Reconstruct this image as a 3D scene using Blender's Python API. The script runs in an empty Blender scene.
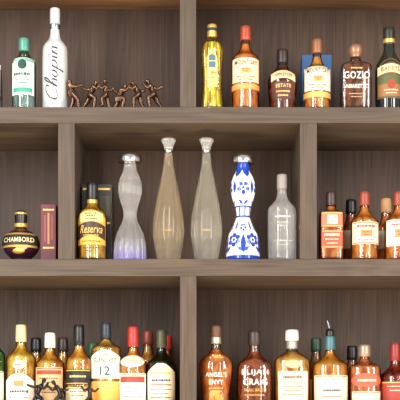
import bpy, math, random, bmesh
from mathutils import Vector, Matrix
random.seed(4)
S=1/362.0; D=3.0; CZ=1.5; HZ=430.0
scene=bpy.context.scene
COL=scene.collection
scene.view_settings.view_transform='Standard'

def lin(c):
    o=[]
    for v in c[:3]:
        v=v/255.0
        o.append(v/12.92 if v<=0.04045 else ((v+0.055)/1.055)**2.4)
    return (o[0],o[1],o[2],1.0)

# ---------------------------------------------------------------- materials
MATS={}
def newmat(name):
    m=bpy.data.materials.new(name); m.use_nodes=True
    nt=m.node_tree; nt.nodes.clear()
    out=nt.nodes.new('ShaderNodeOutputMaterial')
    return m,nt,out
def plain(name,col,rough=.5,metal=0,spec=.5,var=.06,scale=60,coat=0):
    key=(name,tuple(col),rough,metal)
    if key in MATS: return MATS[key]
    m,nt,out=newmat(name)
    b=nt.nodes.new('ShaderNodeBsdfPrincipled')
    tc=nt.nodes.new('ShaderNodeTexCoord'); n=nt.nodes.new('ShaderNodeTexNoise')
    n.inputs['Scale'].default_value=scale; n.inputs['Detail'].default_value=3
    nt.links.new(tc.outputs['Object'],n.inputs['Vector'])
    mx=nt.nodes.new('ShaderNodeMix'); mx.data_type='RGBA'
    c=lin(col)
    mx.inputs[6].default_value=tuple(v*(1-var) for v in c[:3])+(1,)
    mx.inputs[7].default_value=tuple(min(1,v*(1+var)) for v in c[:3])+(1,)
    nt.links.new(n.outputs['Fac'],mx.inputs[0]); nt.links.new(mx.outputs[2],b.inputs['Base Color'])
    b.inputs['Roughness'].default_value=rough; b.inputs['Metallic'].default_value=metal
    b.inputs['Specular IOR Level'].default_value=spec
    b.inputs['Coat Weight'].default_value=coat
    nt.links.new(b.outputs[0],out.inputs[0]); MATS[key]=m; return m
def glass(col=(240,243,243),frost=0.0,edge=.5,name='clear_glass',frostcol=(225,228,230)):
    key=('g',tuple(col),frost,edge,tuple(frostcol))
    if key in MATS: return MATS[key]
    m,nt,out=newmat(name)
    tr=nt.nodes.new('ShaderNodeBsdfTransparent')
    gl=nt.nodes.new('ShaderNodeBsdfGlossy'); gl.inputs['Roughness'].default_value=.05+frost*.25
    lw=nt.nodes.new('ShaderNodeLayerWeight'); lw.inputs['Blend'].default_value=.35
    cr=nt.nodes.new('ShaderNodeMix'); cr.data_type='RGBA'
    c=lin(col); cr.inputs[6].default_value=c; cr.inputs[7].default_value=tuple(v*edge for v in c[:3])+(1,)
    pw=nt.nodes.new('ShaderNodeMath'); pw.operation='POWER'; pw.inputs[1].default_value=2.6
    nt.links.new(lw.outputs['Facing'],pw.inputs[0]); nt.links.new(pw.outputs[0],cr.inputs[0])
    nt.links.new(cr.outputs[2],tr.inputs['Color'])
    fr=nt.nodes.new('ShaderNodeFresnel'); fr.inputs['IOR'].default_value=1.5
    ad=nt.nodes.new('ShaderNodeMath'); ad.operation='MULTIPLY_ADD'; ad.inputs[1].default_value=1.1; ad.inputs[2].default_value=.04; ad.use_clamp=True
    nt.links.new(fr.outputs[0],ad.inputs[0])
    base=tr.outputs[0]
    if frost>0:
        df=nt.nodes.new('ShaderNodeBsdfDiffuse'); df.inputs['Color'].default_value=lin(frostcol)
        m1=nt.nodes.new('ShaderNodeMixShader'); m1.inputs[0].default_value=frost
        nt.links.new(tr.outputs[0],m1.inputs[1]); nt.links.new(df.outputs[0],m1.inputs[2]); base=m1.outputs[0]
    mx=nt.nodes.new('ShaderNodeMixShader')
    nt.links.new(ad.outputs[0],mx.inputs[0]); nt.links.new(base,mx.inputs[1]); nt.links.new(gl.outputs[0],mx.inputs[2])
    nt.links.new(mx.outputs[0],out.inputs[0]); MATS[key]=m; return m
def crystal(name,top,bottom=None,z0=0,z1=.1,dif=.12,ref=.5):
    """solid refracting crystal, optionally tinted towards its base"""
    key=('c',name,tuple(top))
    if key in MATS: return MATS[key]
    m,nt,out=newmat(name)
    b=nt.nodes.new('ShaderNodeBsdfPrincipled'); b.inputs['Roughness'].default_value=.03; b.inputs['IOR'].default_value=1.45
    b.inputs['Transmission Weight'].default_value=1-dif
    tr=nt.nodes.new('ShaderNodeBsdfTransparent'); tr.inputs[0].default_value=lin(top)
    if bottom:
        tc=nt.nodes.new('ShaderNodeTexCoord'); sx=nt.nodes.new('ShaderNodeSeparateXYZ'); nt.links.new(tc.outputs['Object'],sx.inputs[0])
        mr=nt.nodes.new('ShaderNodeMapRange'); mr.inputs[1].default_value=z0; mr.inputs[2].default_value=z1
        nt.links.new(sx.outputs[2],mr.inputs[0])
        mx=nt.nodes.new('ShaderNodeMix'); mx.data_type='RGBA'; mx.inputs[6].default_value=lin(bottom); mx.inputs[7].default_value=lin(top)
        nt.links.new(mr.outputs[0],mx.inputs[0]); nt.links.new(mx.outputs[2],b.inputs['Base Color'])
        m3=nt.nodes.new('ShaderNodeMapRange'); m3.inputs[1].default_value=z0; m3.inputs[2].default_value=z1; m3.inputs[3].default_value=.55; m3.inputs[4].default_value=1-dif
        nt.links.new(sx.outputs[2],m3.inputs[0]); nt.links.new(m3.outputs[0],b.inputs['Transmission Weight'])
    else: b.inputs['Base Color'].default_value=lin(top)
    mxs=nt.nodes.new('ShaderNodeMixShader'); mxs.inputs[0].default_value=ref
    nt.links.new(tr.outputs[0],mxs.inputs[1]); nt.links.new(b.outputs[0],mxs.inputs[2])
    nt.links.new(mxs.outputs[0],out.inputs[0]); MATS[key]=m; return m
def liquid(col,dens=.6,name='liquor'):
    key=('l',tuple(col),dens)
    if key in MATS: return MATS[key]
    m,nt,out=newmat(name)
    c=lin(col)
    pwv=.4*min(1,dens+.2)
    tr=nt.nodes.new('ShaderNodeBsdfTransparent')
    tr.inputs['Color'].default_value=tuple(min(1,v**pwv) for v in c[:3])+(1,)
    b=nt.nodes.new('ShaderNodeBsdfPrincipled'); b.inputs['Roughness'].default_value=.12
    lw=nt.nodes.new('ShaderNodeLayerWeight'); lw.inputs['Blend'].default_value=.35
    tc=nt.nodes.new('ShaderNodeTexCoord'); mp=nt.nodes.new('ShaderNodeMapping'); mp.inputs['Scale'].default_value=(1.8,1.8,.7)
    ns=nt.nodes.new('ShaderNodeTexNoise'); ns.inputs['Scale'].default_value=38; ns.inputs['Detail'].default_value=3
    nt.links.new(tc.outputs['Object'],mp.inputs[0]); nt.links.new(mp.outputs[0],ns.inputs['Vector'])
    hi=nt.nodes.new('ShaderNodeMix'); hi.data_type='RGBA'
    hi.inputs[6].default_value=(c[0]*.6,c[1]*.45,c[2]*.42,1)
    hi.inputs[7].default_value=(min(1,c[0]*1.3+.12),min(1,c[1]*1.5+.06),min(1,c[2]*1.7+.02),1)  # bright lobes in the colour stand in for light refracted through the liquor
    mr=nt.nodes.new('ShaderNodeMapRange'); mr.inputs[1].default_value=.4; mr.inputs[2].default_value=.56
    nt.links.new(ns.outputs['Fac'],mr.inputs[0]); nt.links.new(mr.outputs[0],hi.inputs[0])
    cr=nt.nodes.new('ShaderNodeMix'); cr.data_type='RGBA'
    nt.links.new(hi.outputs[2],cr.inputs[6]); cr.inputs[7].default_value=(c[0]*.58,c[1]*.4,c[2]*.32,1)  # darker rim colour imitates refraction at the bottle edges
    nt.links.new(lw.outputs['Facing'],cr.inputs[0]); nt.links.new(cr.outputs[2],b.inputs['Base Color'])
    mx=nt.nodes.new('ShaderNodeMixShader'); mx.inputs[0].default_value=dens
    nt.links.new(tr.outputs[0],mx.inputs[1]); nt.links.new(b.outputs[0],mx.inputs[2])
    nt.links.new(mx.outputs[0],out.inputs[0]); MATS[key]=m; return m
def wood(name,dark,light,grain,rough=.5,big=.5,streak=1.0):
    m,nt,out=newmat(name)
    b=nt.nodes.new('ShaderNodeBsdfPrincipled'); tc=nt.nodes.new('ShaderNodeTexCoord')
    mp=nt.nodes.new('ShaderNodeMapping')
    mp.inputs['Scale'].default_value={'x':(4,60,220*streak),'z':(220*streak,60,4)}[grain]
    nt.links.new(tc.outputs['Object'],mp.inputs['Vector'])
    n1=nt.nodes.new('ShaderNodeTexNoise'); n1.inputs['Scale'].default_value=1.0; n1.inputs['Detail'].default_value=6; n1.inputs['Roughness'].default_value=.55; n1.inputs['Distortion'].default_value=.2
    nt.links.new(mp.outputs[0],n1.inputs['Vector'])
    mp2=nt.nodes.new('ShaderNodeMapping')
    mp2.inputs['Scale'].default_value={'x':(.9,7,9),'z':(7,7,.9)}[grain]
    nt.links.new(tc.outputs['Object'],mp2.inputs['Vector'])
    n2=nt.nodes.new('ShaderNodeTexNoise'); n2.inputs['Scale'].default_value=1.0; n2.inputs['Detail'].default_value=2
    nt.links.new(mp2.outputs[0],n2.inputs['Vector'])
    mu=nt.nodes.new('ShaderNodeMath'); mu.operation='MULTIPLY'; mu.inputs[1].default_value=90
    nt.links.new(n2.outputs['Fac'],mu.inputs[0])
    sn=nt.nodes.new('ShaderNodeMath'); sn.operation='SINE'; nt.links.new(mu.outputs[0],sn.inputs[0])
    ab=nt.nodes.new('ShaderNodeMath'); ab.operation='MULTIPLY_ADD'; ab.inputs[1].default_value=.09; ab.inputs[2].default_value=.5
    nt.links.new(sn.outputs[0],ab.inputs[0])
    a=nt.nodes.new('ShaderNodeMix'); a.data_type='FLOAT'; a.inputs[0].default_value=.4
    nt.links.new(n1.outputs['Fac'],a.inputs[2]); nt.links.new(ab.outputs[0],a.inputs[3])
    a2=nt.nodes.new('ShaderNodeMix'); a2.data_type='FLOAT'; a2.inputs[0].default_value=big*.4
    nt.links.new(a.outputs[0],a2.inputs[2]); nt.links.new(n2.outputs['Fac'],a2.inputs[3])
    r=nt.nodes.new('ShaderNodeValToRGB'); r.color_ramp.elements[0].position=.38; r.color_ramp.elements[1].position=.62
    r.color_ramp.elements[0].color=lin(dark); r.color_ramp.elements[1].color=lin(light)
    nt.links.new(a2.outputs[0],r.inputs[0]); nt.links.new(r.outputs[0],b.inputs['Base Color'])
    b.inputs['Roughness'].default_value=rough; b.inputs['Specular IOR Level'].default_value=.3
    bp=nt.nodes.new('ShaderNodeBump'); bp.inputs['Strength'].default_value=.08; bp.inputs['Distance'].default_value=.002
    nt.links.new(n1.outputs['Fac'],bp.inputs['Height']); nt.links.new(bp.outputs[0],b.inputs['Normal'])
    nt.links.new(b.outputs[0],out.inputs[0]); return m

# ---------------------------------------------------------------- helpers
def mkobj(name,verts,faces,mat,parent=None,smooth=True,loc=(0,0,0)):
    me=bpy.data.meshes.new(name); me.from_pydata(verts,[],faces); me.update()
    if smooth:
        for p in me.polygons: p.use_smooth=True
    if mat: me.materials.append(mat)
    o=bpy.data.objects.new(name,me); o.location=loc; COL.objects.link(o)
    if parent: o.parent=parent
    return o
def empty(name,loc,label,cat,group=None):
    o=bpy.data.objects.new(name,None); o.location=loc; o.empty_display_size=.02; COL.objects.link(o)
    o["label"]=label; o["category"]=cat
    if group: o["group"]=group
    return o
def box(name,x0,x1,y0,y1,z0,z1,mat,parent=None,bevel=.0015,origin=None):
    ox,oy,oz=origin or (0,0,0)
    v=[(x-ox,y-oy,z-oz) for x in (x0,x1) for y in (y0,y1) for z in (z0,z1)]
    f=[(0,1,3,2),(4,6,7,5),(0,4,5,1),(2,3,7,6),(0,2,6,4),(1,5,7,3)]
    o=mkobj(name,v,f,mat,parent,smooth=False,loc=(0,0,0) if parent else (ox,oy,oz))
    if bevel:
        b=o.modifiers.new('bevel','BEVEL'); b.width=bevel; b.segments=2
    return o
def chaikin(p,it=2):
    for _ in range(it):
        q=[p[0]]
        for a,b in zip(p[:-1],p[1:]):
            q.append((a[0]*.78+b[0]*.22,a[1]*.78+b[1]*.22)); q.append((a[0]*.22+b[0]*.78,a[1]*.22+b[1]*.78))
        q.append(p[-1]); p=q
    return p
SHELF={0:107,1:259,2:413}

class Sec:
    def __init__(s,prof,n=2,dy=1,flute=0,famp=0):
        s.p=prof; s.n=n; s.dy=dy; s.rm=max(r for r,z in prof); s.fl=flute; s.fa=famp
    def nd(s,r):
        t=max(0,min(1,(r/s.rm-.5)/.35)); t=t*t*(3-2*t)
        return 2+(s.n-2)*t, 1+(s.dy-1)*t
    def r(s,z):
        pts=s.p; best=0
        for (r0,z0),(r1,z1) in zip(pts[:-1],pts[1:]):
            lo,hi=min(z0,z1),max(z0,z1)
            if lo<=z<=hi and hi-lo>1e-9:
                best=max(best,r0+(r1-r0)*(z-z0)/(z1-z0))
        return best or s.rm
    def y(s,x,z,off):
        r=s.r(z)
        n,d=s.nd(r); q=min(abs(x)/r,.992)
        yy=r*d*(1-q**n)**(1/n)
        return -(yy+off)
def lathe(name,prof,mat,parent,seg=48,n=2,dy=1,rm=None,flute=0,famp=0):
    sec=Sec(prof,n,dy)
    if rm: sec.rm=rm
    verts=[];faces=[];rings=[]
    for r,z in prof:
        if r<1e-6:
            rings.append([len(verts)]); verts.append((0,0,z)); continue
        nn,dd=sec.nd(r); ring=[]
        for i in range(seg):
            t=2*math.pi*i/seg; c,s_=math.cos(t),math.sin(t)
            rr=r
            if flute: rr=r*(1+famp*abs(math.cos(t*flute/2))-famp)
            ring.append(len(verts))
            verts.append((rr*math.copysign(abs(c)**(2/nn),c),rr*dd*math.copysign(abs(s_)**(2/nn),s_),z))
        rings.append(ring)
    for a,b in zip(rings[:-1],rings[1:]):
        if len(a)==1 and len(b)==1: continue
        for i in range(seg):
            j=(i+1)%seg
            if len(a)==1: faces.append((a[0],b[j],b[i]))
            elif len(b)==1: faces.append((a[i],a[j],b[0]))
            else: faces.append((a[i],a[j],b[j],b[i]))
    o=mkobj(name,verts,faces,mat,parent)
    bm=bmesh.new(); bm.from_mesh(o.data); bmesh.ops.recalc_face_normals(bm,faces=bm.faces); bm.to_mesh(o.data); bm.free()
    return o

def text_mesh(body,shear=0,bold=0):
    cu=bpy.data.curves.new('t','FONT'); cu.body=body; cu.size=1; cu.shear=shear; cu.offset=bold; cu.resolution_u=3; cu.space_character=1.08
    o=bpy.data.objects.new('t',cu); COL.objects.link(o)
    dg=bpy.context.evaluated_depsgraph_get(); me=bpy.data.meshes.new_from_object(o.evaluated_get(dg))
    V=[(v.co.x,v.co.y) for v in me.vertices]; F=[tuple(p.vertices) for p in me.polygons]
    bpy.data.objects.remove(o); bpy.data.curves.remove(cu); bpy.data.meshes.remove(me)
    return V,F
def fit(V,cx,cz,w,h,rot=0):
    xs=[v[0] for v in V]; ys=[v[1] for v in V]
    mx,my=(min(xs)+max(xs))/2,(min(ys)+max(ys))/2
    sw=max(xs)-min(xs); sh=max(ys)-min(ys)
    out=[]
    for x,y in V:
        u=(x-mx)/sw; v=(y-my)/sh
        if rot: u,v=-v,u
        out.append((cx+u*w,cz+v*h))
    return out

class Bottle:
    def __init__(s,name,label,row,cx,prof,mat,gap=.012,n=2,dy=1,liq=None,lvl=None,ldens=.6,wall=.9,foot=3,
                 group=None,flute=0,famp=0,it=2,cat='bottle',depth=None,part='glass_body'):
        hwm=max(h for _,h in prof)
        r0=hwm*S*dy
        s.d=(depth if depth is not None else r0+gap)
        s.k=(D+s.d)/D; k=s.k
        s.cx=cx; s.row=row
        s.zb=CZ+(HZ-SHELF[row])*S
        s.root=empty(name,((cx-200)*S*k,s.d,s.zb+.0002),label,cat,group)
        pts=[(h*S*k,s.z(py)) for py,h in prof]
        pts=[p for p in pts if p[1]>0.003]
        rb=prof[-1][1]*S*k
        pts=pts+[(rb,.004),(rb*.93,0),(rb*.5,0),(0,.001)]
        core=chaikin(pts,it)
        s.prof=[(0,pts[0][1])]+core
        s.sec=Sec(s.prof,n,dy)
        s.n=n;s.dy=dy
        s.body=lathe(part,s.prof,mat,s.root,n=n,dy=dy,flute=flute,famp=famp,seg=96 if flute else 48)
        if liq:
            zl=s.z(lvl); w=wall*S; zf=foot*S
            q=[(max(r-w,.0008),z) for r,z in core if zf<z<zl]
            rt=max(s.sec.r(zl)-w,.0008); rbt=max(s.sec.r(zf)-w,.001)
            q=[(0,zl),(rt,zl)]+q+[(rbt,zf),(rbt*.8,zf-.6*S),(0,zf-.6*S)]
            lathe('liquor',q,liquid(liq,ldens),s.root,n=n,dy=dy,rm=s.sec.rm)
    def z(s,py): return CZ+(HZ-py)*S*s.k-s.zb
    def cap(s,prof,mat,name='cap',it=1,n=2,close=True,flute=0,famp=0):
        k=s.k
        pts=[(h*S*k,s.z(py)) for py,h in prof]
        p=chaikin(pts,it)
        return lathe(name,[(0,p[0][1])]+p+[(0,p[-1][1])],mat,s.root,seg=48,flute=flute,famp=famp)
    def ring(s,y0,y1,mat,off=.0005,name='label',steps=6,lab=None):
        z0,z1=s.z(y1),s.z(y0)
        q=[(s.sec.r(z0+(z1-z0)*i/steps)+off,z0+(z1-z0)*i/steps) for i in range(steps+1)]
        return lathe(name,q,mat,s.root,n=s.n,dy=s.dy,rm=s.sec.rm)
    def label(s,y0,y1,w,mat,shape='rect',off=.0005,cx=0,name='label',parent=None):
        k=s.k; z0,z1=s.z(y1),s.z(y0); zc=(z0+z1)/2; hh=(z1-z0)/2
        NU,NV=24,8; V=[];F=[]
        for i in range(NU+1):
            u=math.sin((i/NU-.5)*math.pi)
            for j in range(NV+1):
                v=j/NV*2-1
                if shape=='oval': zz=zc+v*hh*math.sqrt(max(0,1-u*u*.995))
                elif shape=='arch':
                    top=hh*(1-.45*(u*u)); zz=zc-hh+(v+1)/2*(top+hh)
                elif shape=='curve':
                    zz=zc+v*hh+hh*.6*(1-u*u)-hh*.3
                else: zz=zc+v*hh
                x=(cx+u*w)*S*k
                V.append((x,s.sec.y(x,zz,off),zz))
        for i in range(NU):
            for j in range(NV):
                a=i*(NV+1)+j; F.append((a,a+NV+1,a+NV+2,a+1))
        return mkobj(name,V,F,mat,parent or s.root)
    def flat(s,V,F,mat,off=.0013,name='lettering',parent=None):
        VV=[]
        for x,z in V: VV.append((x,s.sec.y(x,z,off),z))
        return mkobj(name,VV,F,mat,parent or s.root,smooth=False)
    def text(s,body,cy,w,h,mat,cx=0,rot=0,shear=0,bold=.01,parent=None,off=.0013):
        V,F=text_mesh(body,shear,bold); k=s.k
        V=fit(V,cx*S*k,s.z(cy),w*S*k,h*S*k,rot)
        return s.flat(V,F,mat,parent=parent,off=off)
    def lines(s,ys,w,mat,th=.5,cx=0,parent=None,off=.0013):
        k=s.k;V=[];F=[]
        rnd=random.Random(int(s.cx*10)+len(ys))
        for i,y in enumerate(ys):
            ww=w*(1-.25*(i%2)); x=-ww
            while x<ww-.6:
                l=min(rnd.uniform(.7,2.4),ww-x)
                x0=(cx+x)*S*k; x1=(cx+x+l)*S*k
                za,zb=s.z(y+th*rnd.uniform(.7,1)),s.z(y-th*rnd.uniform(.7,1)); b=len(V)
                V+=[(x0,za),(x1,za),(x1,zb),(x0,zb)]; F.append((b,b+1,b+2,b+3))
                x+=l+.55
        return s.flat(V,F,mat,parent=parent,name='small_print',off=off)

# paper / ink
cream=plain('cream_paper',(228,210,180),.6); white=plain('white_paper',(236,232,224),.6)
tan=plain('tan_paper',(205,175,130),.6); black=plain('black_plastic',(20,18,18),.35)
blackp=plain('black_paper',(26,24,24),.55); gold=plain('gold_foil',(215,175,90),.35,.6)
navy=plain('navy_ink',(30,40,70),.6); redink=plain('red_ink',(170,50,32),.6); brownink=plain('brown_ink',(80,52,34),.6)
whiteink=plain('white_ink',(245,240,230),.6); greyink=plain('grey_ink',(50,50,54),.6); greenink=plain('green_ink',(10,62,52),.6)
goldink=plain('gold_ink',(225,185,100),.5); silver=plain('silver_metal',(226,227,230),.12,1)
redp=plain('red_paper',(190,58,40),.55)
CG=glass(); 

# ---------------------------------------------------------------- setting
def X(px): return (px-200)*S
def Z(py): return CZ+(HZ-py)*S
wx=wood('walnut_horizontal',(62,52,44),(90,78,67),'x')
wz=wood('walnut_vertical',(62,52,44),(90,78,67),'z')
wb=wood('walnut_back_panel',(47,34,26),(86,65,51),'z',big=.9)
wt=wood('walnut_lit_soffit',(118,88,62),(162,126,92),'x')  # glow on the top board's underside painted in as paler wood colour
plaster=plain('plaster_wall',(205,200,192),.9,scale=8,var=.03)
L,R=X(-150),X(550)
w_=box('wall_back',L-1,R+1,.335,.45,0,3.4,plaster,origin=(0,.4,0),bevel=0); w_["kind"]="structure"
f_=box('floor',L-1,R+1,-4.5,.335,-.1,0,plain('pale_stone_floor',(190,178,164),.45,scale=5,var=.08),origin=(0,-2,0),bevel=0); f_["kind"]="structure"
unit=empty('shelving_unit',(0,.15,0),"dark walnut built-in shelving unit with staggered compartments holding liquor bottles","shelf")
def ub(name,*a):
    x0,x1,y0,y1,z0,z1,m=a
    o=box(name,x0,x1,y0,y1,z0,z1,m,bevel=.0012)
    o.parent=unit; o.location=(0,-.15,0); return o
ub('back_panel',L,R,.30,.32,0,Z(-110),wb)
ub('side_panel',L-.045,L,0,.32,0,Z(-110),wz)
ub('side_panel',R,R+.045,0,.32,0,Z(-110),wz)
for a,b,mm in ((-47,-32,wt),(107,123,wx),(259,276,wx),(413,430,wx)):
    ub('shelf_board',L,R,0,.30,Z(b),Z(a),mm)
for x0,x1,ya,yb in ((180,196,-32,107),(180,196.5,276,413),(58,74.5,123,259),(300,317,123,259)):
    ub('divider',X(x0),X(x1),0.001,.30,Z(yb),Z(ya),wz)
ub('plinth_panel',L,R,0,.02,0,Z(430),wx)

G0="bottles on the upper shelf";G1="bottles on the middle shelf";G2="bottles on the lower shelf"
# ---------------------------------------------------------------- TOP ROW
b=Bottle('liquor_bottle',"clear glass spirit bottle beside a green-labelled bottle",0,-11,[(50,5),(58,5),(66,13),(106,13.5)],CG,group=G0,liq=(215,220,220),lvl=60,ldens=.2)
b.cap([(40,5.5),(51,5.5)],silver); b.label(66,98,12,white)

b=Bottle('gin_bottle',"clear bottle with mint green label and green cap",0,24,[(50,4.5),(56,5),(61,10.5),(65,12),(106,11.7)],glass((228,242,238)),group=G0,liq=(190,225,215),lvl=60,ldens=.35)
b.cap([(39,4.6),(40,5.3),(51,5.3),(52,4.8)],plain('teal_cap',(80,140,125),.4,.3))
l=b.label(61,98,10.8,plain('mint_paper',(215,238,226),.6))
b.label(63,73,4.5,greenink,'oval',off=.0009,name='emblem',parent=l)
b.lines([77.5],8.5,greenink,1.6,parent=l); b.lines([83,86.5],7,greenink,.6,parent=l)
b.label(91,95.5,9.5,plain('teal_paper',(60,150,128),.6),off=.0009,name='label_band',parent=l)

# frosted vodka bottle
b=Bottle('vodka_bottle',"tall frosted white vodka bottle with vertical script lettering",0,55,[(22,4.2),(34,4.6),(40,6),(45,10.5),(50,12.8),(106,12.3)],
   glass((228,234,236),frost=.55,edge=.8,name='frosted_glass',frostcol=(244,247,248)),group=G0,liq=(238,243,246),lvl=44,ldens=.6,wall=1.8)
b.cap([(9,4.3),(10,5),(23,5),(25,4.8)],plain('silver_white_cap',(225,228,230),.3,.4))
b.cap([(25,5.1),(30,5.1)],silver,'neck_band')
def strokes(sts,th=.075):
    V=[];F=[]
    for st in sts:
        p=chaikin(st,2); base=len(V)
        for i,(x,y) in enumerate(p):
            a=p[max(0,i-1)]; c=p[min(len(p)-1,i+1)]
            dx,dy=c[0]-a[0],c[1]-a[1]; l=math.hypot(dx,dy) or 1
            t=th*(.55+.6*abs(dy/l))
            V+=[(x-dy/l*t,y+dx/l*t),(x+dy/l*t,y-dx/l*t)]
        for i in range(len(p)-1):
            a=base+2*i; F.append((a,a+1,a+3,a+2))
    return V,F
ch=[[(1.1,1.5),(1.2,1.95),(.75,2.2),(.2,1.7),(0,.9),(.1,.15),(.55,-.02),(1.05,.3)],
    [(1.3,.6),(1.75,1.6),(1.9,2.3),(1.7,2.4),(1.5,1.7),(1.38,.6),(1.35,0)],[(1.38,.35),(1.55,.95),(1.9,1.0),(1.92,.5),(1.92,.0)],
    [(2.75,.5),(2.7,.95),(2.35,1.0),(2.15,.5),(2.3,.02),(2.62,.02),(2.75,.5)],
    [(3.15,1.05),(3.08,.2),(3.0,-.95)],[(3.1,.6),(3.3,1.02),(3.68,.95),(3.72,.4),(3.45,0),(3.12,.15)],
    [(4.05,1.0),(4.02,.4),(4.08,.0)],[(4.06,1.4),(4.1,1.58)],
    [(4.45,1.0),(4.43,.4),(4.42,0)],[(4.44,.5),(4.6,.98),(4.95,1.0),(4.98,.5),(5.0,0)]]
V,F=strokes([[(x+.18*y,y) for x,y in st] for st in ch],.065); V=fit(V,0,b.z(77),19*S*b.k,53*S*b.k,1)
b.flat(V,F,greyink)

# elderflower liqueur
b=Bottle('liqueur_bottle',"fluted yellow-green liqueur bottle with gold cap and blue-gold label",0,212,[(37,4.5),(41,6),(45,10),(50,11.5),(60,11),(80,9.6),(94,9.9),(106,11)],
   glass((248,243,190),edge=.6),group=G0,liq=(240,206,66),lvl=44,ldens=.62,flute=10,famp=.16)
b.cap([(25,4),(26,5),(36,5),(38,4.8)],gold,flute=16,famp=.08); b.cap([(29,5.2),(32,5.2)],navy,'cap_band')
l=b.label(54,90,5.2,plain('pale_gold_label',(228,200,112),.45,.2),'arch',off=.0012)
b.label(58,64,3.6,plain('blue_label',(70,98,120),.5),'arch',off=.0016,name='label_panel',parent=l)
b.label(65,71,3.6,plain('blue_label',(70,98,120),.5),'rect',off=.0016,name='label_panel',parent=l)
b.text("ST-GERMAIN",76,8.8,3.0,navy,parent=l,off=.0022,bold=0); b.lines([81,84.5],3.2,brownink,.4,parent=l,off=.0022)

def rum(cx,top,hw,liq,capcol,labtop,lab,band,k):
    b=Bottle('rum_bottle',k,0,cx,[(top+12,4.2),(top+20,4.6),(top+26,7),(top+30,12),(top+34,hw),(106,hw-.3)],glass((250,242,228)),group=G0,liq=liq,lvl=top+18,ldens=.68)
    b.cap([(top,4.4),(top+1,5.2),(top+13,5.4),(top+14,5)],plain('screw_cap',capcol,.4,.2))
    l=b.label(labtop,labtop+24,hw-.7,lab)
    b.text("MOUNT GAY",labtop+4.5,hw*1.6,4.4,navy,parent=l,bold=.012)
    b.label(labtop+9.5,labtop+15.5,5.5,plain('gold_map',(215,165,90),.5),'rect',off=.0009,name='emblem',parent=l)
    b.lines([labtop+11.5,labtop+13.5],4,plain('map_ink',(120,80,50),.5),.7,parent=l,off=.0013)
    b.lines([labtop+18.5,labtop+21.5],9,redink,.6,parent=l)
    b.ring(labtop+25.5,labtop+31,band,name='label_band'); return b
rum(245.5,27,13.8,(255,136,44),(160,66,42),62,plain('rum_label',(240,208,168),.55),plain('orange_band',(248,150,82),.5),"bright orange rum bottle with cream label and red-brown cap")
b=Bottle('rum_bottle',"dark amber rum bottle with black cap and arched label",0,282.5,[(62,4.6),(68,5.5),(73,10),(78,14),(84,15),(96,14.2),(106,13)],glass((230,205,185)),group=G0,liq=(120,52,26),lvl=68,ldens=.8)
b.cap([(50,4.6),(51,5.6),(62,5.8),(64,5.2)],plain('dark_cap',(38,26,24),.4))
l=b.label(75,84,12,plain('aged_label',(216,194,150),.55),'curve'); b.text("APPLETON",79,17,3.4,brownink,parent=l,bold=.01)
l=b.label(86,103,11,plain('maroon_label',(78,34,24),.5)); b.text("ESTATE",90,15,3.4,goldink,parent=l,bold=.01); b.lines([95.5,99.5],7,goldink,.8,parent=l)
rum(317,40,13.6,(252,158,58),(130,86,56),70,plain('rum_label_light',(238,220,190),.55),plain('ochre_band',(232,165,88),.5),"golden rum bottle with cream label before blue box")
bx=box('gift_box',X(301)*1.07,X(330)*1.07,.17,.235,Z(107)+.0002,Z(46)+.035,plain('blue_card',(40,84,132),.5),origin=(X(315.5)*1.07,.2,Z(107)))
bx["label"]="blue cardboard gift box behind a golden rum bottle"; bx["category"]="box"
b=Bottle('liqueur_bottle',"broad square-shouldered brown almond liqueur bottle with white lettering",0,355.5,[(57,4.6),(61,5.4),(63.5,8),(66,14),(69,15.6),(106,15)],glass((240,222,205)),group=G0,n=6,dy=.7,liq=(128,74,44),lvl=63,ldens=.74)
b.cap([(45,3),(46,6.2),(49,7.2),(53,7.2),(56,5.8),(58,5.4)],plain('bronze_cap',(150,112,86),.35,.5),'stopper')
b.text("GOZIO",78.5,25,7,whiteink,bold=.005); b.text("AMARETTO",89.5,23,4,whiteink,bold=.01); b.lines([97,100],8,tan,.45)
b.lines([71.5],6,goldink,.8)
b=Bottle('cream_liqueur_bottle',"dark green-black cream liqueur bottle with scenic brown label",0,389,[(44,5),(52,5.6),(58,8.5),(65,13),(71,14.2),(106,13.6)],plain('dark_green_glass',(24,30,24),.08,coat=.5),group=G0)
b.cap([(28,4.7),(29,5.8),(44,5.8),(46,5.4)],plain('black_green_cap',(34,32,28),.35)); b.cap([(40,6),(44,6)],gold,'cap_band')
l=b.label(62,102,12.6,plain('landscape_label',(92,74,46),.6),'arch')
b.label(80,90,11.5,plain('green_hills',(74,88,44),.6),'oval',off=.0008,name='label_panel',parent=l)
b.label(88,100,12,plain('brown_field',(140,98,54),.6),'rect',off=.001,name='label_panel',parent=l)
b.label(83,93,4,plain('brick_red',(140,56,36),.6),'oval',off=.0013,name='label_panel',parent=l)
b.label(69.5,78,12.6,plain('gold_cream',(224,202,150),.5),'curve',off=.0016,name='label_band',parent=l)
b.text("BAILEYS",73,18,4.8,plain('maroon_ink',(80,22,18),.5),cx=-.6,parent=l,bold=.01,off=.0022); b.lines([94,97],7,cream,.5,parent=l,off=.0016)

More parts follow.
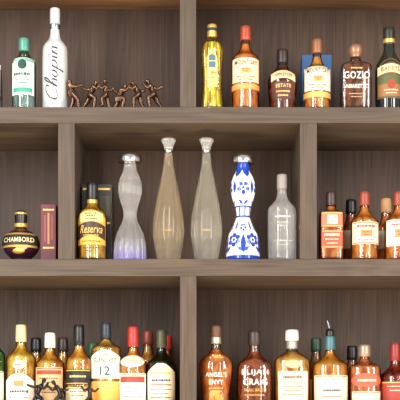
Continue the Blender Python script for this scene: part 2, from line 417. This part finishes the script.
# ---------------------------------------------------------------- MIDDLE ROW
b=Bottle('raspberry_liqueur_bottle',"squat spherical dark purple liqueur bottle with gold-trimmed band",1,21,[(227,5),(230,6),(232,11),(236,16),(242,18.6),(248,18.6),(254,15.5),(258,11),(260,9)],plain('dark_purple_glass',(52,22,36),.07,coat=.5),group=G1)
b.cap([(211,3.5),(212,6),(218,6.5),(226,5.4),(228,5.8)],black,flute=14,famp=.08); b.cap([(224,6.6),(228,7)],gold,'crown_collar'); b.cap([(213,6.3),(215,6.6)],gold,'cap_band')
b.ring(236.5,248.5,blackp); b.ring(235.3,237.3,gold,name='gold_band',off=.0009,steps=2); b.ring(247.8,249.8,gold,name='gold_band',off=.0009,steps=2)
b.text("CHAMBORD",242.5,30,4.8,plain('pale_gold_ink',(235,212,160),.5),bold=.006); b.label(251,256,6,gold,'oval',name='emblem')
def flatbox(label,x0,x1,yf,yb,top,mat,kf,items):
    """carton standing on the middle shelf"""
    zb=Z(259)+.0002; zt=CZ+(HZ-top)*S*kf
    o=box('gift_box',X(x0)*kf,X(x1)*kf,yf,yb,zb,zt,mat,origin=(X((x0+x1)/2)*kf,(yf+yb)/2,zb))
    o["label"]=label; o["category"]="box"
    ox,oy,oz=o.location
    for (a,b_,c,d,m,nm) in items:
        za,zc=CZ+(HZ-d)*S*kf-oz,CZ+(HZ-c)*S*kf-oz
        mkobj(nm,[(X(a)*kf-ox,yf-.0008-oy,za),(X(b_)*kf-ox,yf-.0008-oy,za),(X(b_)*kf-ox,yf-.0008-oy,zc),(X(a)*kf-ox,yf-.0008-oy,zc)],[(0,1,2,3)],m,o,smooth=False)
dusk=plain('dusky_print',(118,58,54),.5)
flatbox("narrow maroon cardboard bottle box beside the round liqueur bottle",40.5,56,.03,.10,204,plain('maroon_card',(86,26,34),.5),1.01,
  [(43,54,209,210.5,goldink,'print_band'),(44,46,215,242,dusk,'print_panel'),(47.5,49.5,213,244,plain('old_gold_ink',(150,104,66),.5),'print_panel'),(51,53,215,240,dusk,'print_panel'),(43,54,247,248.5,goldink,'print_band')])
flatbox("charcoal cardboard bottle box behind the golden tequila bottle",81.5,112,.13,.20,184,plain('charcoal_card',(44,40,34),.5),1.043,
  [(83,110,188,190,goldink,'print_band'),(100,110,196,216,plain('olive_print',(74,72,56),.5),'print_panel'),(83,110,222,224,goldink,'print_band')])
b=Bottle('tequila_bottle',"golden reserve tequila bottle with dark label and black cap",1,92.3,[(198,4.5),(204,5),(208,8),(212,12.8),(216,14.6),(258,14.2)],glass((250,244,225)),group=G1,liq=(252,186,58),lvl=203,ldens=.66)
b.cap([(183,4.8),(184,5.8),(198,6),(200,5.4)],black); b.cap([(200,5.2),(205,5.4)],gold,'neck_band')
l=b.label(212,247,13.6,plain('yellow_gold_label',(214,162,66),.5),'arch')
b.label(213.6,224,11.6,plain('pale_gold_panel',(238,206,128),.5),'arch',off=.0007,name='label_panel',parent=l)
b.label(226,240,13.4,plain('black_gold_label',(58,40,26),.5),'curve',off=.001,name='label_band',parent=l)
b.text("Reserva",231.5,22,8,goldink,shear=.35,bold=.0,parent=l,off=.0017); b.lines([237.5],8,goldink,.4,parent=l,off=.0015); b.lines([243.5],9,brownink,.6,parent=l)
b.lines([216,218.5,221.5],6,brownink,.8,parent=l,off=.0011); b.lines([250,253],8,brownink,.45)

CA=[(161,7),(166,6),(171,6.6),(177,9.6),(184,11.8),(192,12),(199,10.4),(206,8),(212,6.7),(217,6.5),(222,7.8),(228,10.8),(235,14),(243,15.8),(252,16.4),(260,16.4)]
b=Bottle('tequila_bottle',"clear ribbed waisted tequila decanter with silver dome cap and violet base",1,130,CA,
   crystal('violet_crystal',(255,255,255),(176,168,250),.004,.062,dif=.14,ref=.66),group=G1,it=2,flute=14,famp=.12)
DC=[(152.3,1),(153,5),(154.5,8.8),(157,11.2),(161,12),(163.4,11.2),(164.4,7.4)]
b.cap(DC,silver)

CN=[(150,3.7),(158,4.1),(168,5.4),(180,7.8),(195,10.8),(210,13.6),(222,15.4),(231,15.8),(240,15),(249,13.4),(260,11.6)]
for cx,lc,lab in ((168.5,(255,242,216),"tall teardrop tequila bottle with pale golden spirit and glass stopper"),(206.5,(255,252,240),"tall teardrop tequila bottle with pale straw spirit and glass stopper")):
    b=Bottle('tequila_bottle',lab,1,cx,CN,crystal('pale_crystal',lc,dif=.11,ref=.6),group=G1,n=2,flute=10,famp=.07)
    b.cap([(139,5.2),(139.4,7),(141.5,7),(146,4.6),(151,4.0)],crystal('stopper_crystal',(254,254,254),dif=.2,ref=.75),'stopper',it=0,flute=8,famp=.16)
    b.cap([(150.5,4.3),(152.5,4.5)],silver,'collar')
    b.lines([233],4,goldink,.6)

# painted ceramic decanter
def painted(b):
    me=b.body.data
    at=me.color_attributes.new('pattern','FLOAT_COLOR','POINT')
    whitec=lin((248,248,250)); blue=lin((30,62,165))
    def flower(du,dv,R,n=5,ph=0):
        if math.hypot(du,dv)<R*.24: return 1
        for q in range(n):
            a=2*math.pi*q/n+ph
            if math.hypot(du-R*.72*math.cos(a),dv-R*.72*math.sin(a))<R*.37: return 1
        return 0
    def leaf(du,dv,a,l,w_):
        x=du*math.cos(a)+dv*math.sin(a); y=-du*math.sin(a)+dv*math.cos(a)
        return 0<x<l and abs(y)<w_*math.sin(math.pi*x/l)
    for i,v in enumerate(me.vertices):
        x,y,z=v.co; th=math.atan2(y,x)-math.pi/2+.15; py=HZ-(b.zb+z-CZ)/(S*b.k)
        on=0
        def cell(n,off,r):
            t=th+off; c=(math.floor(t/(2*math.pi)*n)+.5)*2*math.pi/n
            return (t-c)*r
        if py<172: on=1
        elif py<179: 
            du=cell(6,0,8.5); on=(py-172)<7*(1-abs(du)/4.0)**.6 if abs(du)<4.0 else 0
        elif py<207:
            d1=cell(4,.64,12); d2=cell(4,.64+math.pi/4,12)
            on=flower(d1,py-190,6.2,5,.3) or leaf(d2,py-182,math.pi/2,14,2.0) or leaf(d1,py-206,-2.5,8,1.5) or leaf(d1,py-206,-.6,8,1.5)
        elif py<208.5 or 216.5<py<218.5: on=1
        elif py<216.5: on=abs(cell(8,0,7))<.8
        elif py<256:
            d1=cell(5,.5,15); d2=cell(5,.5+math.pi/5,15)
            on=flower(d1,py-242,6.6,6,.5) or leaf(d2,py-256,-math.pi/2,20,2.6) or leaf(d2,py-254,-2.4,9,1.7) or leaf(d2,py-254,-.75,9,1.7) or flower(d2*1.1,py-229,4.2,5,.2) or leaf(d1,py-233,-math.pi/2,12,1.6)
        else: on=1 if py>257.5 else 0
        at.data[i].color=blue if on else whitec
b=Bottle('tequila_bottle',"white ceramic tequila decanter painted with cobalt blue flowers",1,243,[(a,h*1.03) for a,h in CA],None,group=G1,it=2,part='ceramic_body')
bpy.data.objects.remove(b.body)
core=b.prof[1:]; dense=[b.prof[0]]
for p,q in zip(core[:-1],core[1:]):
    nn=max(1,int(math.hypot(q[0]-p[0],q[1]-p[1])/.0008))
    for i in range(nn): dense.append((p[0]+(q[0]-p[0])*i/nn,p[1]+(q[1]-p[1])*i/nn))
dense.append(core[-1])
m,nt,out=newmat('painted_ceramic'); bs=nt.nodes.new('ShaderNodeBsdfPrincipled'); a_=nt.nodes.new('ShaderNodeAttribute'); a_.attribute_name='pattern'
nt.links.new(a_.outputs['Color'],bs.inputs['Base Color']); bs.inputs['Roughness'].default_value=.15; nt.links.new(bs.outputs[0],out.inputs[0])
b.body=lathe('ceramic_body',dense,m,b.root,seg=340); painted(b)
b.cap([(a+1,h) for a,h in DC],silver); 

b=Bottle('tequila_bottle',"clear frosty bottle with grey stopper and pale etched print",1,282,[(186,4.3),(198,5),(203,8.5),(208,13.5),(212,14.4),(258,14)],crystal('smoky_crystal',(240,240,240),dif=.22,ref=.62),group=G1)
b.cap([(175,4.6),(176,5.2),(188,5.2),(189,4.8)],plain('grey_stopper',(132,126,122),.45))
etl=plain('etch_light',(200,198,195),.5)
b.lines([219],8,etl,.9); b.lines([225,228],6,etl,.4); b.lines([243,247],9,etl,.4)

def wh(row,cx,top,hw,liq,capm,labs,label,gap=.012,depth=None,caplen=14,neck=6,sh=12,name='whiskey_bottle',gl=(252,246,234),dens=.62,group=None,n=2,dy=1,capw=5.2):
    base={0:106,1:258,2:414}[row]
    t=top+caplen
    b=Bottle(name,label,row,cx,[(t-2,4.2),(t+neck-1,4.8),(t+neck+sh*.35,hw*.62),(t+neck+sh*.7,hw*.94),(t+neck+sh,hw),(base,hw*.98)],glass(gl),gap=gap,depth=depth,liq=liq,lvl=t+1,ldens=dens,group=group,n=n,dy=dy)
    b.cap([(top,capw-.9),(top+.8,capw),(t-1,capw+.3),(t,capw-.2)],capm)
    for L_ in labs:
        l=b.label(L_[0],L_[1],L_[2],L_[3],L_[4] if len(L_)>4 else 'rect')
        if depth is None and L_[1]-L_[0]>12 and (len(L_)<5 or L_[4]=='rect'):
            fm=brownink if L_[3] in (cream,white,tan) else goldink
            b.label(L_[0]+.8,L_[0]+1.5,L_[2]*.94,fm,off=.0008,name='label_border',parent=l)
            b.label(L_[1]-1.5,L_[1]-.8,L_[2]*.94,fm,off=.0008,name='label_border',parent=l)
        for it in (L_[5] if len(L_)>5 else []):
            if it[0]=='t': b.text(it[1],it[2],it[3],it[4],it[5],parent=l,bold=.012,off=.0018)
            elif it[0]=='l': b.lines(it[1],it[2],it[3],.5,parent=l)
            elif it[0]=='h': b.lines([it[1]],it[2],it[3],1.3,parent=l)
            elif it[0]=='o': b.label(it[1],it[2],it[3],it[4],'oval',off=.0009,name='emblem',parent=l)
            elif it[0]=='b': b.label(it[1],it[2],it[3],it[4],'rect',off=.0009,name='label_band',parent=l)
    return b
dcap=plain('dark_brown_cap',(48,32,28),.4); rcap=plain('rust_cap',(130,54,36),.4); tcap=plain('tan_cap',(185,140,92),.5)
oprint=plain('orange_print',(225,128,74),.5)
wh(1,331,192,12,(252,140,58),dcap,[(214,229,10.6,plain('coral_label',(222,104,74),.55),'rect',[('b',217,226,5,cream),('l',[220,223],4,redink)]),(232,250,10.6,plain('rust_label',(188,76,52),.55),'rect',[('h',236.5,8,cream),('l',[241,245],7,cream)])],"square-shouldered orange whiskey bottle with coral and rust labels",group=G1,neck=4,sh=5,n=5,dy=.9)
wh(1,351,200,10.5,(190,100,48),black,[(232,250,9,cream)],"amber whiskey bottle with black cap behind others",depth=.17,group=G1)
wh(1,364.5,192,14,(255,150,54),rcap,[(224,246,13,cream,'rect',[('h',228.5,9,redink),('b',232,239,6,oprint),('l',[234.5,237],4,redink),('l',[242],8,brownink)])],"amber bourbon bottle with cream label and rust cap",group=G1)
wh(1,386,199,10,(220,130,60),tcap,[(232,250,9,cream)],"amber whiskey bottle with tan cap behind others",depth=.17,group=G1)
wh(1,398.5,192,14,(252,144,52),rcap,[(222,248,13,white,'rect',[('h',227,9,redink),('b',231,240,6,oprint),('l',[234,237],4,redink),('l',[244],8,brownink)])],"amber bourbon bottle with white label and rust cap",group=G1)

# ---------------------------------------------------------------- BOTTOM ROW
g=.05
ccap=plain('cream_gold_cap',(222,196,140),.4,.2); ocap=plain('olive_cap',(62,64,42),.4)
wh(2,-7.5,325,13,(80,150,90),plain('green_cap',(34,90,56),.4),[(372,404,12,cream)],"green glass whisky bottle with green cap",gap=g,group=G2,gl=(200,230,205))
wh(2,21,325,15,(255,194,72),ccap,[(374,408,14,white,'arch',[('l',[378],8,goldink),('b',381,387,5,oprint),('h',392,9,navy),('l',[398,402],9,brownink)]),(361,370,6,cream,'oval',[('l',[365.5],4,redink)])],"golden whisky bottle with white label and cream cap",gap=g,group=G2,caplen=17)
wh(2,50,333,14.5,(255,172,60),plain('ivory_cap',(215,210,198),.4),[(368,404,13.4,tan,'rect',[('b',371,375,12,redp),('l',[379,383,388,393],9,brownink)])],"golden whisky bottle with tan label and ivory cap",gap=g,group=G2,caplen=15)
wh(2,79,325,13.5,(255,174,62),black,[(370,385,12.6,blackp,'rect',[('h',377,8,goldink)]),(388,408,12.6,cream,'rect',[('l',[392,396],8,brownink)])],"amber whisky bottle with black label and black cap",gap=g,group=G2,caplen=20)
wh(2,106,323,15,(250,188,86),plain('blue_black_cap',(30,38,50),.4),[(351,379,14.4,plain('pale_cream_label',(236,230,206),.6),'arch',[('t',"THE",355.5,6,2.4,greenink),('t',"GLENLIVET",361,23,4.8,greenink),('t',"12",371.5,10,9,greenink)]),(382,410,14.2,plain('orange_label',(245,165,76),.55),'rect',[('l',[386,390],10,cream)])],"aged golden whisky bottle with pale label and dark cap",gap=g,group=G2,caplen=16,neck=3,sh=8)
wh(2,133,327,14,(255,154,54),plain('red_cap',(165,44,36),.4),[(356,368,12,cream,'oval',[('l',[362],6,redink)]),(374,408,13.1,white,'rect',[('b',377,383,12,redp),('l',[388,392,397],9,brownink)])],"orange whisky bottle with white and red label",gap=g,group=G2,caplen=20)
wh(2,161.5,330,15,(44,62,34),ocap,[(364,404,13.6,cream,'arch',[('l',[369],5,redink),('b',373,375,9,goldink),('h',381,9,navy),('b',385,386,10,brownink),('l',[390,394,398],10,brownink)])],"dark green whisky bottle with cream label",gap=g,group=G2,caplen=18,gl=(150,172,140),dens=.8)
for cx,top,cm,lq in ((36,338,black,(245,170,80)),(63,338,dcap,(250,175,80)),(93,343,plain('green_cap',(34,90,56),.4),(210,160,70)),(148,331,rcap,(250,160,70)),(167,336,plain('bright_red_cap',(185,48,36),.4),(215,110,50))):
    wh(2,cx,top,10,lq,cm,[(380,408,9,cream)],"amber whisky bottle standing in the rear line",depth=.2,group=G2)

b=Bottle('whiskey_bottle',"curved broad-shouldered bourbon bottle with dark stopper and white lettering",2,216,[(342,4.4),(350,5),(354,8),(358,14),(363,17),(370,17.2),(384,15.2),(396,13.4),(414,14)],glass((250,240,225)),gap=g,group=G2,liq=(240,146,64),lvl=350,ldens=.6,dy=.6)
b.cap([(326,4.6),(327,5.6),(337,5.4)],plain('walnut_stopper',(86,56,38),.5),'stopper'); b.cap([(337,5),(344,5.2)],plain('smoke_foil',(180,170,160),.35,.6),'neck_band')
b.text("ANGEL'S",375,21,4.6,whiteink,bold=.004); b.text("ENVY",382.5,14,4.8,whiteink,bold=.004); b.lines([388.5,391.5],7,goldink,.4)
b=Bottle('whiskey_bottle',"broad brown bourbon bottle with large cream lettering",2,254.5,[(343,4.8),(353,5.4),(358,9),(362,15),(367,18.2),(414,17.6)],glass((240,224,204)),gap=g,group=G2,liq=(156,80,38),lvl=350,ldens=.72,n=2.8,dy=.8)
b.cap([(331,5.4),(332,6.6),(344,6.8),(346,6)],dcap)
b.text("ELIJAH",373.5,26,6.2,whiteink,bold=.004); b.text("CRAIG",382.5,24,6.2,whiteink,bold=.004); b.text("SMALL BATCH",390.5,22,2.8,goldink,bold=0); b.lines([395.5],10,goldink,.5)
b=Bottle('whiskey_bottle',"light amber bourbon bottle with pale stopper and cream label",2,292,[(346,5),(352,6),(355,11),(359,17),(364,18.2),(414,17.6)],glass((252,244,230)),gap=g,group=G2,liq=(252,182,88),lvl=353,ldens=.58,n=2.6,dy=.85)
b.cap([(330,5.2),(331,6.6),(340,6.8),(341,6)],plain('pale_stopper',(206,200,190),.4)); b.cap([(341,5.4),(349,5.6)],plain('grey_foil',(160,156,150),.4,.4),'neck_band')
l=b.label(372,402,14.5,cream); b.lines([378],10,brownink,1.5,parent=l); b.label(382.5,383.3,10,goldink,off=.0009,name='label_band',parent=l); b.lines([387,391,395],10,brownink,.5,parent=l)
b.label(361,369,7,tan,'oval')
b=wh(2,330,336,18.2,(255,162,56),plain('teal_foil',(66,104,112),.4,.3),[(376,408,16.5,cream,'rect',[('l',[380,384],8,goldink),('h',391,9,navy),('l',[397],10,brownink)])],"orange whiskey bottle fitted with a metal pourer",gap=g,group=G2,caplen=14,n=2.3,dy=.9)
steel=plain('pourer_steel',(150,150,155),.3,1)
cu=bpy.data.curves.new('pour_spout','CURVE'); cu.dimensions='3D'; cu.bevel_depth=.0024; cu.use_fill_caps=True
sp=cu.splines.new('POLY'); sp.points.add(4)
zt=b.z(336)
for i,(x,z) in enumerate(((0,zt-.004),(0,zt+.008),(-.001,zt+.018),(-.004,zt+.03),(-.008,zt+.043))): sp.points[i].co=(x,0,z,1); sp.points[i].radius=1.6-.2*i
to=bpy.data.objects.new('t',cu); COL.objects.link(to)
me=bpy.data.meshes.new_from_object(to.evaluated_get(bpy.context.evaluated_depsgraph_get())); bpy.data.objects.remove(to)
o=bpy.data.objects.new('pour_spout',me); me.materials.clear(); me.materials.append(steel); COL.objects.link(o); o.parent=b.root
b.cap([(329,2.6),(331,4.2),(336,4.6)],black,'pourer_stopper')
wh(2,316,338,10,(150,110,50),plain('dark_green_cap',(32,62,46),.4),[(380,408,9,cream)],"dark whiskey bottle with green cap in the rear line",depth=.2,group=G2)
wh(2,352,346,10,(180,104,50),black,[(380,408,9,cream)],"dark whiskey bottle with black cap in the rear line",depth=.2,group=G2)
wh(2,364.5,345,16,(244,132,60),plain('steel_cap',(150,128,114),.35,.5),[(374,388,14.5,plain('brick_label',(196,80,56),.55),'oval',[('h',381,9,cream)]),(392,410,14,cream)],"amber whiskey bottle with brick red oval label",gap=g,group=G2,caplen=12,neck=4,sh=8,capw=6.2,n=3)
wh(2,395,343,16,(150,52,36),plain('wine_wax',(120,34,30),.35),[(382,408,15,plain('wine_label',(150,50,40),.55),'rect',[('l',[387,391],10,cream)])],"dark red whiskey bottle sealed with red wax",gap=g,group=G2,caplen=18,gl=(235,210,200),dens=.75)

# ---------------------------------------------------------------- figurines
bronze=plain('dark_bronze',(92,68,52),.26,.85,scale=200,var=.3); blackm=plain('blackened_metal',(38,36,38),.28,.7)
def figurine(row,cx,P,mat,label,depth,sc=1,group="small bronze figurines",fat=2.2):
    kk=(D+depth)/D*S
    zb=Z(SHELF[row])
    root=empty('figurine',((cx-200)*kk,depth,zb+.0003),label,'figurine',group)
    names=['pelvis','waist','chest','neck','head','crown','shL','elL','haL','fgL','shR','elR','haR','fgR','hpL','knL','ftL','toL','hpR','knR','ftR','toR']
    yo={'L':-3.0,'R':3.0}
    c=P
    wa=((c['pelvis'][0]+c['chest'][0])/2,(c['pelvis'][1]+c['chest'][1])/2)
    def ext(a,b,d):
        dx,dz=b[0]-a[0],b[1]-a[1]; l=math.hypot(dx,dz) or 1; return (b[0]+dx/l*d,b[1]+dz/l*d)
    pts={'pelvis':c['pelvis'],'waist':wa,'chest':c['chest'],'neck':ext(wa,c['chest'],2.6)}
    pts['head']=c['head']; pts['crown']=ext(pts['neck'],c['head'],1.2)
    for sd in 'LR':
        pts['sh'+sd]=(c['chest'][0],c['chest'][1]+.6); pts['el'+sd],pts['ha'+sd]=c['arm'+sd]; pts['fg'+sd]=ext(c['arm'+sd][0],c['arm'+sd][1],1.4)
        pts['hp'+sd]=(c['pelvis'][0],c['pelvis'][1]-.6); pts['kn'+sd],pts['ft'+sd]=c['leg'+sd]
        f=pts['ft'+sd]; pts['to'+sd]=(f[0]+c.get('dir',1)*2.6,max(f[1]-.5,.7))
    R={'pelvis':1.5,'waist':1.2,'chest':1.6,'neck':.6,'head':1.2,'crown':.9,'sh':1.0,'el':.72,'ha':.58,'fg':.62,'hp':1.25,'kn':.95,'ft':.65,'to':.6}
    co=[];rad=[]
    for n_ in names:
        x,z=pts[n_]; y=0
        if n_[-1] in 'LR' and n_[:-1] in R: y=yo[n_[-1]]*{'sh':1,'el':1.25,'ha':1.0,'fg':.9,'hp':.6,'kn':.8,'ft':.8,'to':.9}[n_[:-1]]; r=R[n_[:-1]]
        else: r=R[n_]
        co.append((x*kk*sc,y*kk*sc,z*kk*sc)); rad.append(r*kk*sc*fat)
    I={n_:i for i,n_ in enumerate(names)}
    E=[('pelvis','waist'),('waist','chest'),('chest','neck'),('neck','head'),('head','crown')]
    for sd in 'LR': E+=[('chest','sh'+sd),('sh'+sd,'el'+sd),('el'+sd,'ha'+sd),('ha'+sd,'fg'+sd),('pelvis','hp'+sd),('hp'+sd,'kn'+sd),('kn'+sd,'ft'+sd),('ft'+sd,'to'+sd)]
    me=bpy.data.meshes.new('t'); me.from_pydata(co,[(I[a],I[b_]) for a,b_ in E],[]); me.update()
    o=bpy.data.objects.new('t',me); COL.objects.link(o)
    md=o.modifiers.new('s','SKIN'); md.use_smooth_shade=True
    for i,sv in enumerate(me.skin_vertices[0].data): sv.radius=(rad[i],rad[i]); sv.use_root=(i==0)
    sb=o.modifiers.new('u','SUBSURF'); sb.levels=2; sb.render_levels=2
    bpy.context.view_layer.update()
    m2=bpy.data.meshes.new_from_object(o.evaluated_get(bpy.context.evaluated_depsgraph_get())); bpy.data.objects.remove(o)
    for p in m2.polygons: p.use_smooth=True
    m2.materials.clear(); m2.materials.append(mat); 
    mz=min(v.co.z for v in m2.vertices)
    for v in m2.vertices: v.co.z-=mz
    o=bpy.data.objects.new('figure_body',m2); COL.objects.link(o); o.parent=root
    return root
def mir(P): 
    f=lambda v:(-v[0],v[1]) if isinstance(v,tuple) and not isinstance(v[0],tuple) else tuple((-a,b) for a,b in v)
    return {k:(-v if k=='dir' else f(v)) for k,v in P.items()}
P1={'dir':1,'pelvis':(-1,14),'chest':(-3.4,20),'head':(-4.4,25.8),'armL':((2,20),(6.6,21.5)),'armR':((-5.6,16.5),(-3.4,12.5)),'legL':((3.2,9.5),(4,1.2)),'legR':((-1.6,7.5),(-4,1.6))}
P2={'dir':1,'pelvis':(-.6,13),'chest':(2.8,18.8),'head':(5.2,23.8),'armL':((5.4,17),(7.8,20.5)),'armR':((-2.5,18.5),(-6.8,20)),'legL':((4.4,10),(2.8,1.2)),'legR':((-3,7.5),(-7,2.2))}
P3={'dir':-1,'pelvis':(0,14),'chest':(-.4,21),'head':(-.8,27),'armL':((-4.2,19),(-6.8,22.5)),'armR':((3.6,18.5),(6.6,21)),'legL':((-4,10),(-2.6,3.6)),'legR':((1.8,8),(3.6,1.2))}
P4={'dir':1,'pelvis':(-2.8,10),'chest':(1,15.6),'head':(4.2,20.4),'armL':((4.8,16),(7.2,20)),'armR':((-2,14),(-5.8,18)),'legL':((3.4,9.8),(1,1.2)),'legR':((-3,6),(-6.6,1.4))}
P5={'dir':-1,'pelvis':(1.8,14),'chest':(-1.6,19.4),'head':(-4.6,24),'armL':((-4.4,17),(-7.4,20)),'armR':((2.4,17),(6,18)),'legL':((-3,9.5),(-2.6,1.2)),'legR':((3,7.8),(6.2,1.6))}
fd=.03
figurine(0,74.5,P1,bronze,"dark bronze figurine leaning back beside the frosted bottle",fd,1.12)
figurine(0,90.5,P2,bronze,"dark bronze figurine striding with both arms stretched",fd,1.16)
figurine(0,106,P3,bronze,"dark bronze figurine standing with one knee raised",fd,1.08)
figurine(0,121,P4,bronze,"dark bronze figurine bending at the knees",fd,1.18)
figurine(0,137,P5,bronze,"dark bronze figurine walking with head lowered",fd,1.14)
figurine(0,153.5,mir(P2),bronze,"dark bronze figurine striding at the end of the line",fd,1.22)
figurine(2,37,P2,blackm,"black metal figurine striding in front of whisky bottles",.024,1.4,"black metal figurines on lower shelf",1.6)
figurine(2,59,P5,blackm,"black metal figurine walking in front of whisky bottles",.024,1.3,"black metal figurines on lower shelf",1.6)
figurine(2,90,P3,blackm,"black metal figurine standing in front of whisky bottles",.024,1.15,"black metal figurines on lower shelf",1.6)

# ---------------------------------------------------------------- light & camera
def area(loc,target,size,energy,col):
    l=bpy.data.lights.new('area_light','AREA'); l.shape='RECTANGLE'; l.size=size[0]; l.size_y=size[1]; l.energy=energy; l.color=col
    o=bpy.data.objects.new('area_light',l); o.location=loc; COL.objects.link(o)
    o.rotation_euler=(Vector(target)-Vector(loc)).to_track_quat('-Z','Y').to_euler()
area((-2.2,-3.1,2.95),(0,0,2.0),(.9,2.4),142,(1,.98,.94))
area((2.4,-2.9,2.75),(0,0,2.0),(.8,2.2),98,(1,.97,.92))
area((-.95,-3.4,2.5),(-.1,0,2.0),(.16,2.2),26,(1,1,1))  # narrow strip light added for line glints on the glass
area((1.2,-3.4,2.5),(.1,0,2.0),(.14,2.2),18,(1,1,1))  # second strip added on the right, also for glass glints
area((0,-1.5,.3),(0,.1,2.5),(3,.8),108,(1,.76,.5))  # low uplight added to warm and brighten the shelf undersides
w=bpy.data.worlds.new('world'); scene.world=w; w.use_nodes=True
bg=w.node_tree.nodes['Background']; bg.inputs[0].default_value=(1,.97,.93,1); bg.inputs[1].default_value=.6
cam=bpy.data.cameras.new('camera'); co=bpy.data.objects.new('camera',cam); COL.objects.link(co)
co.location=(0,-D,CZ); co.rotation_euler=(math.pi/2,0,0); cam.sensor_width=36; cam.lens=36*(D/S)/400
cam.shift_y=(HZ-200)/400
scene.camera=co
